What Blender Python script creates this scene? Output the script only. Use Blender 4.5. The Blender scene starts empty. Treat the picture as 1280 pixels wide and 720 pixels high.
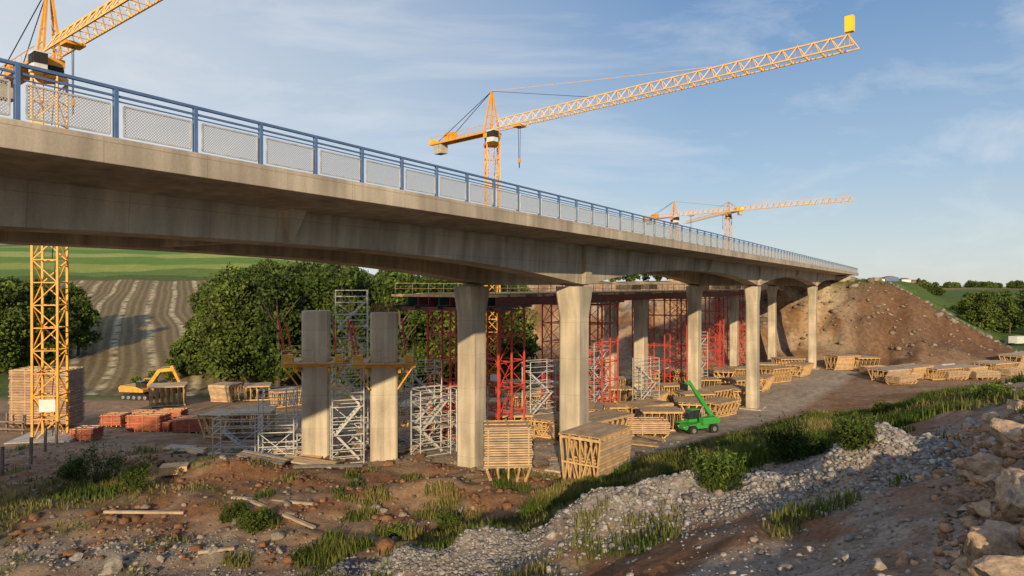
import bpy, math, random
import numpy as np
from mathutils import Vector, Matrix
random.seed(7); rng=np.random.default_rng(7)
scene=bpy.context.scene
F=853.0; CAMZ=12.0

# ---------------------------------------------------------------- noise
_G=rng.random((256,256))
def vnoise(x,y):
    xi=np.floor(x).astype(int); yi=np.floor(y).astype(int)
    fx=x-xi; fy=y-yi; fx=fx*fx*(3-2*fx); fy=fy*fy*(3-2*fy)
    a=_G[xi&255,yi&255]; b=_G[(xi+1)&255,yi&255]; c=_G[xi&255,(yi+1)&255]; d=_G[(xi+1)&255,(yi+1)&255]
    return (a*(1-fx)+b*fx)*(1-fy)+(c*(1-fx)+d*fx)*fy
def fbm(x,y,o=4):
    t=0;a=.5;n=0
    for i in range(o):
        t=t+a*vnoise(x*(2**i)+17.3*i,y*(2**i)+5.1*i); n+=a; a*=.5
    return t/n
def sst(a,b,x):
    t=np.clip((x-a)/(b-a),0,1); return t*t*(3-2*t)
def lerp(a,b,t): return a+(b-a)*t

# ---------------------------------------------------------------- terrain
def ridge_y(x): return np.interp(x,[-6.5,1.7,7.3,11.6],[27.2,24.8,23.6,21.2])
def bank_s(x,y): return (x-5.7)*.812-(y-40.6)*.583
def T(x,y):
    x=np.asarray(x,float); y=np.asarray(y,float)
    floor=np.interp(y,[42,50,90],[0,-.8,-4.5])
    s=bank_s(x,y)
    bank=7.6*sst(-4,24,s)*.25+.75*np.clip(.335*(s+2.5),0,7.6)
    fy=1-sst(26,84,y)
    near=bank*fy
    ry=ridge_y(x)
    near=near+(.6+1.2*sst(.3,.7,fbm(x*.38+3,y*.3,3)))*np.exp(-((y-ry)/1.6)**2)*sst(-9,-4,x)*(1-sst(11,15,x))
    near=near+1.1*sst(0,2.0,x-.67*y)*sst(6,9,y)*(1-sst(18,25,y))
    for cx,cy,r,h in ((-21,46,3.5,1.0),(-25.5,48,3,.8),(-17.5,44,2.6,.8),(-8,39,3,.6),(-4,40,2.5,.6),(0,37.5,3,.5),(-12,36,3,.5)):
        near=near+h*np.exp(-(((x-cx)/r)**2+((y-cy)/(r*.6))**2))
    rough=(fbm(x*.45,y*.45,5)-.5)*.9*(1-sst(42,60,y))+(fbm(x*.12+9,y*.12,4)-.5)*.7
    u=.524*(x+18.8)+.852*y; v=.852*(x+18.8)-.524*y
    gul=fbm(v*.11+30,u*.03,4)-.5
    uu=u+(fbm(x*.06,y*.06,4)-.5)*16+gul*20+7*np.abs(fbm(x*.2,y*.2,4)-.5)
    R=.35*sst(162,192,uu)+.65*np.clip((uu-166)/24,0,1)
    vv=v+(fbm(u*.09,v*.03+7,4)-.5)*10
    lat=1-(.8*np.clip((vv-4)/30,0,1)+.2*sst(0,36,v))
    zR=18*R*lat
    zR=zR-2.2*sst(.5,.72,fbm(x*.13+5,y*.13,4))*np.clip(zR/6,0,1)*(1-np.clip((zR-13)/4,0,1))
    zF=15*sst(250,520,y)
    right=np.maximum(zR,zF)
    left=np.interp(y,[95,115,200,300,450,800,3500],[0,-.8,9,20.5,39,66,80])
    t=sst(-.38,-.12,x/np.maximum(y,60))
    far=lerp(left,right,t)
    far=far+(fbm(x*.02,y*.02,4)-.5)*5*sst(150,300,y)
    return floor+near+rough+far
def spot(px,py):
    ys=np.arange(8,600,.05); b=(px-640)/F; c=(py-358)/F
    hit=np.where(CAMZ-c*ys<=T(b*ys,ys))[0]
    y=ys[hit[0]] if len(hit) else 600
    return Vector((b*y,y,float(T(b*y,y))))
def grassiness(x,y):
    s=bank_s(x,y); n=fbm(x*.35,y*.35,4)
    g=sst(-2.5,1,s)*(1-sst(15,20,s))*sst(25.5,28.5,y)
    g=g*sst(.37,.50,n+.10*sst(32,42,y)-.15*np.exp(-(((x-15)/5)**2+((y-28)/3)**2)))
    dy=y-ridge_y(x)
    g2=sst(1.8,3,dy)*(1-sst(5,8,dy))*sst(-10,-8,x)*(1-sst(6,9,x))*sst(.46,.56,n)
    g3=sst(.57,.67,fbm(x*.5+40,y*.5,3))*.45*(y<45)*(y>26)
    g4=np.exp(-(((x+25)/4)**2+((y-40)/3)**2))
    g5=sst(.54,.64,fbm(x*.3+4,y*.3+9,3))*(1-sst(-26,-18,x))*(y<60)
    g6=sst(.60,.68,fbm(x*.6+80,y*.6,3))*.4*(y<26)
    return np.clip(np.maximum.reduce([g,g2,g3,g4,g5*.6,g6]),0,1)
def graviness(x,y):
    s=bank_s(x,y)
    g=np.exp(-((y-ridge_y(x))/2.3)**2)*sst(-10,-6,x)*(1-sst(12,15,x))
    g2=sst(.50,.60,fbm(x*.25+70,y*.25,4))*(1-sst(28,34,y))
    g3=sst(15,19,s)*.4
    g4=np.exp(-(((x+18)/8)**2+((y-31)/2.2)**2))
    return np.clip(np.maximum.reduce([g,g2*.7,g3,g4]),0,1)

def link(o): scene.collection.objects.link(o); return o
def np_mesh(name,verts,faces,cols=None,mats=(),smooth=False,alpha=None):
    me=bpy.data.meshes.new(name)
    verts=np.asarray(verts,np.float32); faces=np.asarray(faces,np.int32)
    k=faces.shape[1]
    me.vertices.add(len(verts)); me.vertices.foreach_set('co',verts.ravel())
    me.loops.add(faces.size); me.loops.foreach_set('vertex_index',faces.ravel())
    me.polygons.add(len(faces)); me.polygons.foreach_set('loop_start',np.arange(0,faces.size,k,dtype=np.int32))
    me.polygons.foreach_set('loop_total',np.full(len(faces),k,np.int32))
    if smooth: me.polygons.foreach_set('use_smooth',np.ones(len(faces),bool))
    me.update(calc_edges=True)
    if cols is not None:
        a=me.color_attributes.new('Col','FLOAT_COLOR','POINT')
        c=np.ones((len(verts),4),np.float32); c[:,:3]=cols
        if alpha is not None: c[:,3]=alpha
        a.data.foreach_set('color',c.ravel())
    for m in mats: me.materials.append(m)
    return link(bpy.data.objects.new(name,me))

# ---------------------------------------------------------------- materials
def newmat(name):
    m=bpy.data.materials.new(name); m.use_nodes=True; nt=m.node_tree
    return m,nt,nt.nodes['Principled BSDF']
def N(nt,t,**k):
    n=nt.nodes.new(t)
    for a,b in k.items():
        if a in n.inputs: n.inputs[a].default_value=b
        else: setattr(n,a,b)
    return n
def noisecol(nt,vec,c,amt,scale,detail=5):
    n=N(nt,'ShaderNodeTexNoise',Scale=scale,Detail=detail); nt.links.new(vec,n.inputs['Vector'])
    r=N(nt,'ShaderNodeMapRange'); r.inputs[1].default_value=.3; r.inputs[2].default_value=.7
    r.inputs[3].default_value=1-amt; r.inputs[4].default_value=1+amt
    nt.links.new(n.outputs[0],r.inputs[0])
    v=N(nt,'ShaderNodeVectorMath',operation='SCALE')
    if isinstance(c,tuple): v.inputs[0].default_value=c
    else: nt.links.new(c,v.inputs[0])
    nt.links.new(r.outputs[0],v.inputs[3])
    return v.outputs[0],n.outputs[0]
def simple(name,c,rough=.6,amt=.2,scale=3,metal=0,bump=.0):
    m,nt,b=newmat(name)
    tc=N(nt,'ShaderNodeTexCoord'); vec=tc.outputs['Object']
    c2,nn=noisecol(nt,vec,c,amt,scale,3)
    nt.links.new(c2,b.inputs['Base Color']); b.inputs['Roughness'].default_value=rough; b.inputs['Metallic'].default_value=metal
    return m
def vcol(name,amt=.25,scale=4,rough=.9,bump=.4,trans=False,scale2=25,field=False,flat=False):
    m,nt,b=newmat(name)
    at=N(nt,'ShaderNodeAttribute',attribute_name='Col'); tc=N(nt,'ShaderNodeTexCoord')
    base=at.outputs['Color']
    if field:   # swaths of cut crop running up the hillside field
        sx=N(nt,'ShaderNodeSeparateXYZ'); nt.links.new(tc.outputs['Object'],sx.inputs[0])
        ns=N(nt,'ShaderNodeTexNoise',Scale=.012,Detail=1); nt.links.new(tc.outputs['Object'],ns.inputs['Vector'])
        a=N(nt,'ShaderNodeMath',operation='MULTIPLY_ADD'); nt.links.new(sx.outputs[1],a.inputs[0]); a.inputs[1].default_value=.50; nt.links.new(sx.outputs[0],a.inputs[2])
        a2=N(nt,'ShaderNodeMath',operation='MULTIPLY_ADD'); nt.links.new(ns.outputs[0],a2.inputs[0]); a2.inputs[1].default_value=14; nt.links.new(a.outputs[0],a2.inputs[2])
        def stripe(per,lo):
            d=N(nt,'ShaderNodeMath',operation='MULTIPLY'); nt.links.new(a2.outputs[0],d.inputs[0]); d.inputs[1].default_value=2*math.pi/per
            s_=N(nt,'ShaderNodeMath',operation='SINE'); nt.links.new(d.outputs[0],s_.inputs[0])
            r_=N(nt,'ShaderNodeMapRange'); r_.inputs[1].default_value=lo; r_.inputs[2].default_value=1; nt.links.new(s_.outputs[0],r_.inputs[0]); return r_.outputs[0]
        s1=stripe(8,.6); s2=stripe(2.4,-.4)
        n2_=N(nt,'ShaderNodeTexNoise',Scale=.35,Detail=5); nt.links.new(tc.outputs['Object'],n2_.inputs['Vector'])
        rr=N(nt,'ShaderNodeMapRange'); rr.inputs[1].default_value=.38; rr.inputs[2].default_value=.56; nt.links.new(n2_.outputs[0],rr.inputs[0])
        s1m=N(nt,'ShaderNodeMath',operation='MULTIPLY'); nt.links.new(s1,s1m.inputs[0]); nt.links.new(rr.outputs[0],s1m.inputs[1])
        f1=N(nt,'ShaderNodeMixRGB'); f1.inputs[1].default_value=(.16,.12,.062,1); f1.inputs[2].default_value=(.23,.18,.095,1); nt.links.new(s2,f1.inputs[0])
        f2=N(nt,'ShaderNodeMixRGB'); f2.inputs[2].default_value=(.50,.42,.27,1); nt.links.new(f1.outputs[0],f2.inputs[1]); nt.links.new(s1m.outputs[0],f2.inputs[0])
        f3=N(nt,'ShaderNodeMixRGB'); nt.links.new(at.outputs['Alpha'],f3.inputs[0]); nt.links.new(f2.outputs[0],f3.inputs[1]); nt.links.new(base,f3.inputs[2]); base=f3.outputs[0]
    if trans or flat:
        c2=base
    else:
        c1,n1=noisecol(nt,tc.outputs['Object'],base,amt,scale,6)
        c2,n2=noisecol(nt,tc.outputs['Object'],c1,amt,scale2,3)
    nt.links.new(c2,b.inputs['Base Color']); b.inputs['Roughness'].default_value=rough
    b.inputs['Specular IOR Level'].default_value=.15
    if bump:
        bp=N(nt,'ShaderNodeBump',Strength=bump,Distance=.12); nt.links.new(n1,bp.inputs['Height'])
        bp2=N(nt,'ShaderNodeBump',Strength=bump,Distance=.03); nt.links.new(n2,bp2.inputs['Height']); nt.links.new(bp.outputs[0],bp2.inputs['Normal'])
        nt.links.new(bp2.outputs[0],b.inputs['Normal'])
    if trans:
        tr=N(nt,'ShaderNodeBsdfTranslucent'); nt.links.new(c2,tr.inputs[0])
        mx=N(nt,'ShaderNodeMixShader'); mx.inputs[0].default_value=.35
        nt.links.new(b.outputs[0],mx.inputs[1]); nt.links.new(tr.outputs[0],mx.inputs[2])
        nt.links.new(mx.outputs[0],nt.nodes['Material Output'].inputs[0])
    return m
def concrete_mat(name,c,joint=0):
    m,nt,b=newmat(name); tc=N(nt,'ShaderNodeTexCoord'); vec=tc.outputs['Object']
    mp=N(nt,'ShaderNodeMapping'); mp.inputs['Scale'].default_value=(1.2,1.2,.1); nt.links.new(vec,mp.inputs[0])
    c1,_=noisecol(nt,mp.outputs[0],c,.27,1.6)
    c2,_=noisecol(nt,vec,c1,.24,.35)
    c3,nn=noisecol(nt,vec,c2,.07,14)
    out=c3
    br=N(nt,'ShaderNodeTexBrick'); br.inputs['Scale'].default_value=1; br.inputs['Brick Width'].default_value=2.6 if joint else 9; br.inputs['Row Height'].default_value=.9 if joint else 2.4
    br.inputs['Mortar Size'].default_value=.012; br.inputs['Mortar Smooth'].default_value=.3; br.offset=.0
    br.inputs['Color1'].default_value=(1,1,1,1); br.inputs['Color2'].default_value=(.86,.86,.86,1); br.inputs['Mortar'].default_value=(.62,.60,.58,1)
    sx=N(nt,'ShaderNodeSeparateXYZ'); nt.links.new(vec,sx.inputs[0]); cx=N(nt,'ShaderNodeCombineXYZ')
    nt.links.new(sx.outputs[0],cx.inputs[0]); nt.links.new(sx.outputs[2],cx.inputs[1]); nt.links.new(cx.outputs[0],br.inputs[0])
    mul=N(nt,'ShaderNodeVectorMath',operation='MULTIPLY'); nt.links.new(out,mul.inputs[0]); nt.links.new(br.outputs[0],mul.inputs[1]); out=mul.outputs[0]
    nt.links.new(out,b.inputs['Base Color']); b.inputs['Roughness'].default_value=.85
    bp=N(nt,'ShaderNodeBump',Strength=.25,Distance=.02); nt.links.new(nn,bp.inputs['Height']); nt.links.new(bp.outputs[0],b.inputs['Normal'])
    return m
M_conc=concrete_mat('bridge_concrete',(.45,.385,.295),1)
M_pier=concrete_mat('pier_concrete',(.48,.42,.325))
M_asph=simple('asphalt',(.05,.05,.05),.9,.2,5)
M_blue=simple('blue_paint',(.09,.16,.32),.45,.12,3)
M_yel=simple('crane_yellow',(.70,.33,.03),.45,.15,2)
M_yel2=simple('crane_pale_yellow',(.75,.46,.14),.5,.15,2)
M_sign=simple('sign_yellow',(.85,.6,.02),.5,.05,2)
M_white=simple('white_paint',(.65,.65,.63),.5,.1,2)
M_dark=simple('dark_rubber',(.02,.02,.022),.8,.3,6)
M_steel=simple('grey_steel',(.30,.30,.30),.45,.2,4,metal=.5)
M_galv=simple('galvanised_tube',(.50,.50,.48),.5,.2,4,metal=.15)
M_red=simple('red_paint',(.50,.055,.035),.55,.25,3)
M_dred=simple('dark_red_steel',(.16,.025,.03),.6,.3,2)
M_green=simple('machine_green',(.05,.33,.06),.4,.1,3)
M_dgreen=simple('dark_green_steel',(.025,.07,.05),.6,.2,3)
M_wood=simple('new_timber',(.55,.36,.17),.75,.25,2.5)
M_ply=simple('plywood',(.48,.34,.20),.7,.25,1.5)
M_ply2=simple('weathered_plywood',(.38,.30,.22),.7,.25,2)
M_oldw=simple('weathered_wood',(.20,.15,.11),.85,.3,3)
M_redply=simple('red_formply',(.40,.09,.05),.6,.25,2)
M_rust=simple('rebar_rust',(.18,.08,.04),.9,.3,6)
M_glass=simple('dark_glass',(.03,.04,.05),.1,.1,1)
M_conc2=simple('precast_concrete',(.42,.39,.34),.85,.2,2)
M_exc=simple('excavator_yellow',(.60,.33,.05),.5,.25,2)
M_bark=simple('bark',(.09,.07,.05),.9,.3,4)
M_terrain=vcol('earth',.28,1.3,.95,.6,scale2=9,field=True)
M_stone=vcol('stone',.25,4,.9,.6,scale2=14)
M_leaf=vcol('leaf',.12,.6,.6,0,trans=True,scale2=3)
M_leaf_far=vcol('leaf_canopy',.12,.6,.6,0,flat=True)
M_grass=vcol('grass_blade',.12,.6,.6,0,trans=True,scale2=3)
def mesh_panel_mat():
    m,nt,b=newmat('perforated_panel'); b.inputs['Base Color'].default_value=(.42,.39,.34,1); b.inputs['Roughness'].default_value=.5
    tc=N(nt,'ShaderNodeTexCoord'); mp=N(nt,'ShaderNodeMapping'); mp.inputs['Rotation'].default_value=(0,math.radians(45),0)
    nt.links.new(tc.outputs['Object'],mp.inputs[0])
    sx=N(nt,'ShaderNodeSeparateXYZ'); nt.links.new(mp.outputs[0],sx.inputs[0])
    outs=[]
    for i in (0,2):
        a=N(nt,'ShaderNodeMath',operation='MULTIPLY'); a.inputs[1].default_value=20; nt.links.new(sx.outputs[i],a.inputs[0])
        f=N(nt,'ShaderNodeMath',operation='FRACT'); nt.links.new(a.outputs[0],f.inputs[0])
        g=N(nt,'ShaderNodeMath',operation='GREATER_THAN'); g.inputs[1].default_value=.34; nt.links.new(f.outputs[0],g.inputs[0]); outs.append(g)
    p=N(nt,'ShaderNodeMath',operation='MULTIPLY'); nt.links.new(outs[0].outputs[0],p.inputs[0]); nt.links.new(outs[1].outputs[0],p.inputs[1])
    inv=N(nt,'ShaderNodeMath',operation='SUBTRACT'); inv.inputs[0].default_value=1; nt.links.new(p.outputs[0],inv.inputs[1])
    nt.links.new(inv.outputs[0],b.inputs['Alpha'])
    return m
M_perf=mesh_panel_mat()

# ---------------------------------------------------------------- mesh builder
class MB:
    def __init__(s,mats): s.v=[];s.f=[];s.m=[];s.mats=mats
    def _add(s,vs,fs,mi):
        o=len(s.v); s.v+= [tuple(v) for v in vs]; s.f+=[tuple(i+o for i in f) for f in fs]; s.m+=[mi]*len(fs)
    def hexa(s,p,mi=0):
        s._add(p,[(0,3,2,1),(4,5,6,7),(0,1,5,4),(1,2,6,5),(2,3,7,6),(3,0,4,7)],mi)
    def box(s,c,d,mi=0,rz=0,ry=0):
        R=Matrix.Rotation(rz,3,'Z')@Matrix.Rotation(ry,3,'Y'); c=Vector(c); x,y,z=d[0]/2,d[1]/2,d[2]/2
        s.hexa([c+R@Vector(p) for p in ((-x,-y,-z),(x,-y,-z),(x,y,-z),(-x,y,-z),(-x,-y,z),(x,-y,z),(x,y,z),(-x,y,z))],mi)
    def beam(s,a,b,w=.1,h=None,mi=0):
        h=h or w; a=Vector(a);b=Vector(b); d=(b-a)
        if d.length<1e-5: return
        d.normalize(); up=Vector((0,0,1)) if abs(d.z)<.95 else Vector((1,0,0))
        r=d.cross(up).normalized(); u=r.cross(d)
        r*=w/2;u*=h/2
        s.hexa([a-r-u,a+r-u,b+r-u,b-r-u,a-r+u,a+r+u,b+r+u,b-r+u],mi)
    def cyl(s,a,b,r1,r2=None,n=12,mi=0):
        r2=r1 if r2 is None else r2; a=Vector(a);b=Vector(b); d=(b-a).normalized()
        up=Vector((0,0,1)) if abs(d.z)<.95 else Vector((1,0,0)); r=d.cross(up).normalized(); u=r.cross(d)
        vs=[a+(r*math.cos(t)+u*math.sin(t))*r1 for t in [2*math.pi*i/n for i in range(n)]]+[b+(r*math.cos(t)+u*math.sin(t))*r2 for t in [2*math.pi*i/n for i in range(n)]]
        s._add(vs,[(i,(i+1)%n,n+(i+1)%n,n+i) for i in range(n)]+[tuple(range(n))[::-1],tuple(range(n,2*n))],mi)
    def loft(s,rings,mi=0,cap=True):
        n=len(rings[0]); vs=[p for r in rings for p in r]; fs=[]
        for k in range(len(rings)-1):
            for i in range(n): fs.append((k*n+i,k*n+(i+1)%n,(k+1)*n+(i+1)%n,(k+1)*n+i))
        if cap: fs.append(tuple(range(n))[::-1]); fs.append(tuple((len(rings)-1)*n+i for i in range(n)))
        s._add(vs,fs,mi)
    def extr(s,poly,y0,y1,mi=0):
        s.loft([[(x,y0,z) for x,z in poly],[(x,y1,z) for x,z in poly]],mi)
    def build(s,name,loc=(0,0,0),rz=0,bevel=0,scale=1):
        me=bpy.data.meshes.new(name); me.from_pydata(s.v,[],s.f)
        for m in s.mats: me.materials.append(m)
        me.polygons.foreach_set('material_index',s.m); me.update()
        import bmesh
        bm=bmesh.new(); bm.from_mesh(me); bmesh.ops.recalc_face_normals(bm,faces=bm.faces); bm.to_mesh(me); bm.free()
        o=link(bpy.data.objects.new(name,me)); o.location=loc; o.rotation_euler=(0,0,rz); o.scale=(scale,)*3
        if bevel:
            md=o.modifiers.new('bevel','BEVEL'); md.width=bevel; md.segments=2; md.limit_method='ANGLE'
        return o

# ---------------------------------------------------------------- terrain mesh
def axis(segs):
    out=[segs[0][0]]
    for a,b,st0,st1 in segs:
        x=a
        while x<b:
            t=(x-a)/(b-a); x+=lerp(st0,st1,t); out.append(min(x,b))
    return np.unique(np.array(out))
xa=axis([(-2500,-230,150,4),(-230,-60,1.6,1.0),(-60,-28,.8,.4),(-28,40,.3,.3),(40,150,.6,1.2),(150,400,2,8),(400,3500,12,200)])
ya=axis([(-60,6,6,1),(6,60,.28,.33),(60,120,.5,1.1),(120,230,1.1,1.3),(230,330,1.5,2),(330,600,3,10),(600,4000,12,250)])
X,Y=np.meshgrid(xa,ya); Z=T(X,Y)
def C(*c): return np.array(c)
def mixc(a,b,t): return a+(b-a)*t[...,None]
n1=fbm(X*.08,Y*.08,4); n2=fbm(X*.6+30,Y*.6,4)
s=bank_s(X,Y); u=.524*(X+18.8)+.852*Y; v=.852*(X+18.8)-.524*Y
col=np.broadcast_to(C(.31,.205,.125),X.shape+(3,)).copy()
col=mixc(col,C(.19,.105,.06),sst(.44,.62,n1*.6+n2*.4))
road=sst(-22,-15,s+4*(n1-.5))*(1-sst(-4,-2,s))*sst(44,56,Y)
col=mixc(col,C(.45,.375,.285),road*.95)
tq=s+1.2*np.sin(X*.07); trk=np.exp(-((np.mod(tq,4.2)-1.2)/.3)**2)+np.exp(-((np.mod(tq,4.2)-3.0)/.3)**2)
col=mixc(col,C(.26,.195,.135),np.clip(trk,0,1)*road*.6*sst(.35,.55,n1))
brown=C(.18,.092,.047)
col=mixc(col,brown,sst(.42,.58,n2)*(Y<44)*.75)
col=mixc(col,brown,sst(-1,3,s)*(1-sst(60,75,Y))*.8)
gm=graviness(X,Y)*(Y<60); col=mixc(col,C(.28,.26,.23),np.clip(gm,0,1)*.88)
gg=grassiness(X,Y)*(Y<80); col=mixc(col,C(.11,.105,.035),np.clip(gg,0,1)*.75)
sl=sst(155,165,u)*(1-sst(200,206,u)); col=mixc(col,C(.33,.22,.13),sl*sst(.35,.6,n1+.1)); col=mixc(col,C(.19,.11,.062),sl*(1-sst(.4,.6,fbm(X*.15,Y*.15,4))))
rk=sst(.50,.58,fbm(X*.22+9,Y*.22,4)); col=mixc(col,C(.38,.30,.22),sl*rk*.7)
side=sst(-4,4,v)*(1-sst(32,38,v))*sst(160,180,u); col=mixc(col,C(.135,.075,.043),side*.92)
gs=sst(-8,0,v)*sst(188,195,u+6*n2-.16*v); col=mixc(col,C(.085,.13,.03),gs)
grass_far=sst(36,42,v)*sst(170,190,u); col=mixc(col,C(.09,.12,.035),grass_far)
col=mixc(col,C(.26,.20,.08),sst(470,520,Y)*(X>0))
col=mixc(col,C(.10,.13,.04),sst(207,215,u)*(1-sst(.3,.5,n1))*(v<0))
L=1-sst(-.3,-.12,X/np.maximum(Y,60)); lm=L*sst(97,106,Y)
col=mixc(col,C(.08,.11,.03),lm)
ratio=X/np.maximum(Y,60)
fm=lm*(ratio>-.68+.02*np.sin(Y*.05))*(Y>106)*(Y<285)
alpha=1-(fm>.5)*1.0
band=[(285,C(.12,.19,.035)),(318,C(.26,.30,.07)),(352,C(.13,.22,.035)),(400,C(.30,.33,.10)),(430,C(.12,.22,.04)),(520,C(.22,.28,.07)),(640,C(.10,.16,.04))]
for yb,cb in band:
    mk=(lm>.5)&(Y+.08*X>=yb); col=np.where(mk[...,None],cb,col); alpha=np.where(mk,1,alpha)
col=col*(0.82+.36*n2)[...,None]
ny,nx=X.shape
idx=np.arange(nx*ny).reshape(ny,nx)
faces=np.stack([idx[:-1,:-1],idx[:-1,1:],idx[1:,1:],idx[1:,:-1]],-1).reshape(-1,4)
np_mesh('ground',np.stack([X,Y,Z],-1).reshape(-1,3),faces,col.reshape(-1,3),[M_terrain],True,alpha=alpha.reshape(-1))

# ---------------------------------------------------------------- bridge
E0=(-18.8,0,0); BR=math.atan2(.852,.524)
def bw(uu,w,z=0): return Vector((-18.8+.524*uu-.852*w,.852*uu+.524*w,z))
ZD=15.43
PI=[51.2,105,159]
def zb(uu):
    t=((uu-51.2)/53.9)%1.0; a=abs(2*t-1); return 13.55-1.5*a**2.3
b=MB([M_conc,M_asph,M_pier])
U0,U1=-40,206
W=16.5
prof=[(0,ZD),(0,ZD-.62),(.45,ZD-.66),(.5,ZD-.55),(3.4,ZD-.72),(13.1,ZD-.72),(W-.5,ZD-.55),(W-.45,ZD-.66),(W,ZD-.62),(W,ZD),(W-.5,ZD),(W-.5,ZD-.15),(.5,ZD-.15),(.5,ZD)]
b.loft([[(uu,y,z) for y,z in prof] for uu in (U0,U1)],0)
b.box(((U0+U1)/2,W/2,ZD-.13),(U1-U0,W-1.1,.04),1)
for w0,w1 in ((3.7,5.3),(11.2,12.8)):
    us=list(np.arange(U0,U1+.1,1.5))
    rings=[]
    for uu in us:
        z=zb(uu); rings.append([(uu,w0-.12,ZD-.7),(uu,w0,z),(uu,w1,z),(uu,w1+.12,ZD-.7)])
    b.loft(rings,0)
for uu in PI+[-2.7]:
    b.box((uu,8.25,13.2),(1.0,5.86,2.2),0)
    for w in (3.55,12.95):
        yy=w+.06 if w<8 else w-.06
        b.hexa([(uu-.45,yy-.15,12.15),(uu+.45,yy-.15,12.15),(uu+.45,yy+.3,12.15),(uu-.45,yy+.3,12.15),(uu-.6,yy-.35,ZD-.7),(uu+.6,yy-.35,ZD-.7),(uu+.6,yy+.3,ZD-.7),(uu-.6,yy+.3,ZD-.7)],0)
for uu in (26.5,80.4,134):
    b.hexa([(uu-.1,3.5,13.6),(uu+.1,3.5,13.6),(uu+.1,3.9,13.6),(uu-.1,3.9,13.6),(uu-.35,3.05,ZD-.7),(uu+.35,3.05,ZD-.7),(uu+.35,3.9,ZD-.7),(uu-.35,3.9,ZD-.7)],0)
    b.box((uu,8.25,14.2),(.5,5.86,1.1),0)
def pier(mb,cx,cy,zbot,ztop,w=1.75,d=1.5,cap=True,mi=2):
    def ring(z,ww,dd,c=.14):
        x,y=ww/2,dd/2
        return [(cx-x+c,cy-y,z),(cx+x-c,cy-y,z),(cx+x,cy-y+c,z),(cx+x,cy+y-c,z),(cx+x-c,cy+y,z),(cx-x+c,cy+y,z),(cx-x,cy+y-c,z),(cx-x,cy-y+c,z)]
    if cap: mb.loft([ring(zbot,w*1.03,d),ring(ztop-2.1,w*.97,d),ring(ztop-.5,w*1.3,d*1.15),ring(ztop,w*1.34,d*1.18)],mi)
    else: mb.loft([ring(zbot,w,d),ring(ztop,w,d)],mi)
for uu in PI:
    for w,du in ((4.5,0),(12,-1.3)):
        p=bw(uu+du,w); g=float(T(p.x,p.y))
        pier(b,uu+du,w,g-1.2,12.0 if w<8 else 12.02,w=1.7 if uu<60 else 1.8)
        b.box((uu+du,w,12.08),(1.0,.9,.14),0)
        b.box((uu+du,w,g-.25),(3.2,2.8,.8),2)
b.box((U1-9,W/2,10),(13,W-1,9),0)
b.build('concrete_road_bridge',E0,BR,bevel=.02)

r=MB([M_blue,M_perf,M_galv])
for wy in (.22,W-.22):
    r.beam((U0,wy,ZD+1.2),(U1,wy,ZD+1.2),.09,.07,0)
    r.beam((U0,wy,ZD+1.02),(U1,wy,ZD+1.02),.05,.05,0)
    uu=U0; k=0
    while uu<U1:
        r.box((uu,wy,ZD+.6),(.09,.11,1.2),0); r.box((uu,wy,ZD+.01),(.2,.2,.03),0)
        a,c=uu+.16,uu+1.86
        yy=wy-.05 if wy<5 else wy+.05
        r._add([(a,yy,ZD+.1),(c,yy,ZD+.1),(c,yy,ZD+.80),(a,yy,ZD+.80)],[(0,1,2,3)],1)
        for zz in (.1,.80): r.beam((a,yy,ZD+zz),(c,yy,ZD+zz),.04,.04,2)
        for xx in (a,c): r.beam((xx,yy,ZD+.1),(xx,yy,ZD+.80),.04,.04,2)
        r.beam((uu,wy,ZD+.90),(uu+2.02,wy,ZD+.90),.03,.03,0)
        uu+=2.02
r.build('bridge_railing',E0,BR)

# ---------------------------------------------------------------- new bridge piers
def new_pier(x,y,top,name='unfinished_bridge_pier',platform=True,rebar=True):
    g=float(T(x,y)); mb=MB([M_pier,M_rust,M_wood,M_yel,M_red,M_galv])
    pier(mb,0,0,-.8,top-g,w=1.95,d=1.5,cap=False,mi=0)
    if rebar:
        for i in range(9):
            for j in (-.6,0,.6): mb.beam((-.85+i*.21,j,top-g-.2),(-.85+i*.21+random.uniform(-.03,.03),j,top-g+.6+random.uniform(0,.35)),.035,mi=1)
        mb.beam((-.9,-.6,top-g+.4),(.9,-.6,top-g+.4),.04,mi=1)
    if platform:
        h=6.3-g+.0
        for yy in (-1.15,1.15):
            mb.box((0,yy,h),(4.6,.22,.3),3)
        for xx in (-1.15,1.15): mb.box((xx,0,h-.3),(.2,4.0,.28),3)
        for yy in (-1.6,1.6): mb.box((0,yy,h+.2),(4.2,.8,.06),2)
        for xx in (-1.6,1.6): mb.box((xx,0,h+.2),(1.0,2.4,.06),2)
        for xx in (-2.1,0,2.1):
            for yy in (-2,2): mb.beam((xx,yy,h+.2),(xx,yy,h+1.2),.05,mi=5)
        for zz in (.65,1.15):
            for yy in (-2,2): mb.beam((-2.1,yy,h+zz),(2.1,yy,h+zz),.14 if zz<1 else .05,.05,mi=2)
            for xx in (-2.1,2.1): mb.beam((xx,-2,h+zz),(xx,2,h+zz),.05,mi=2)
        mb.beam((-1.9,-1.2,h+.2),(-2.5,-1.2,h+3.4),.13,mi=4); mb.beam((1.7,-1.2,h-.6),(1.3,-1.2,h+3.4),.11,mi=4)
        mb.beam((-1.9,1.2,h+.2),(-2.4,1.2,h+3.0),.11,mi=4)
        for sx in (-1,1):
            for yy in (-1.15,1.15): mb.beam((sx*2.1,yy,h-.1),(sx*1,yy,h-1.7),.1,mi=3)
        mb.box((-1.8,-1.2,h+.5),(.7,.5,.6),3); mb.box((1.8,-1.2,h+.5),(.6,.5,.5),3)
    return mb.build(name,(x,y,g),math.radians(8),bevel=.015)
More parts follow.
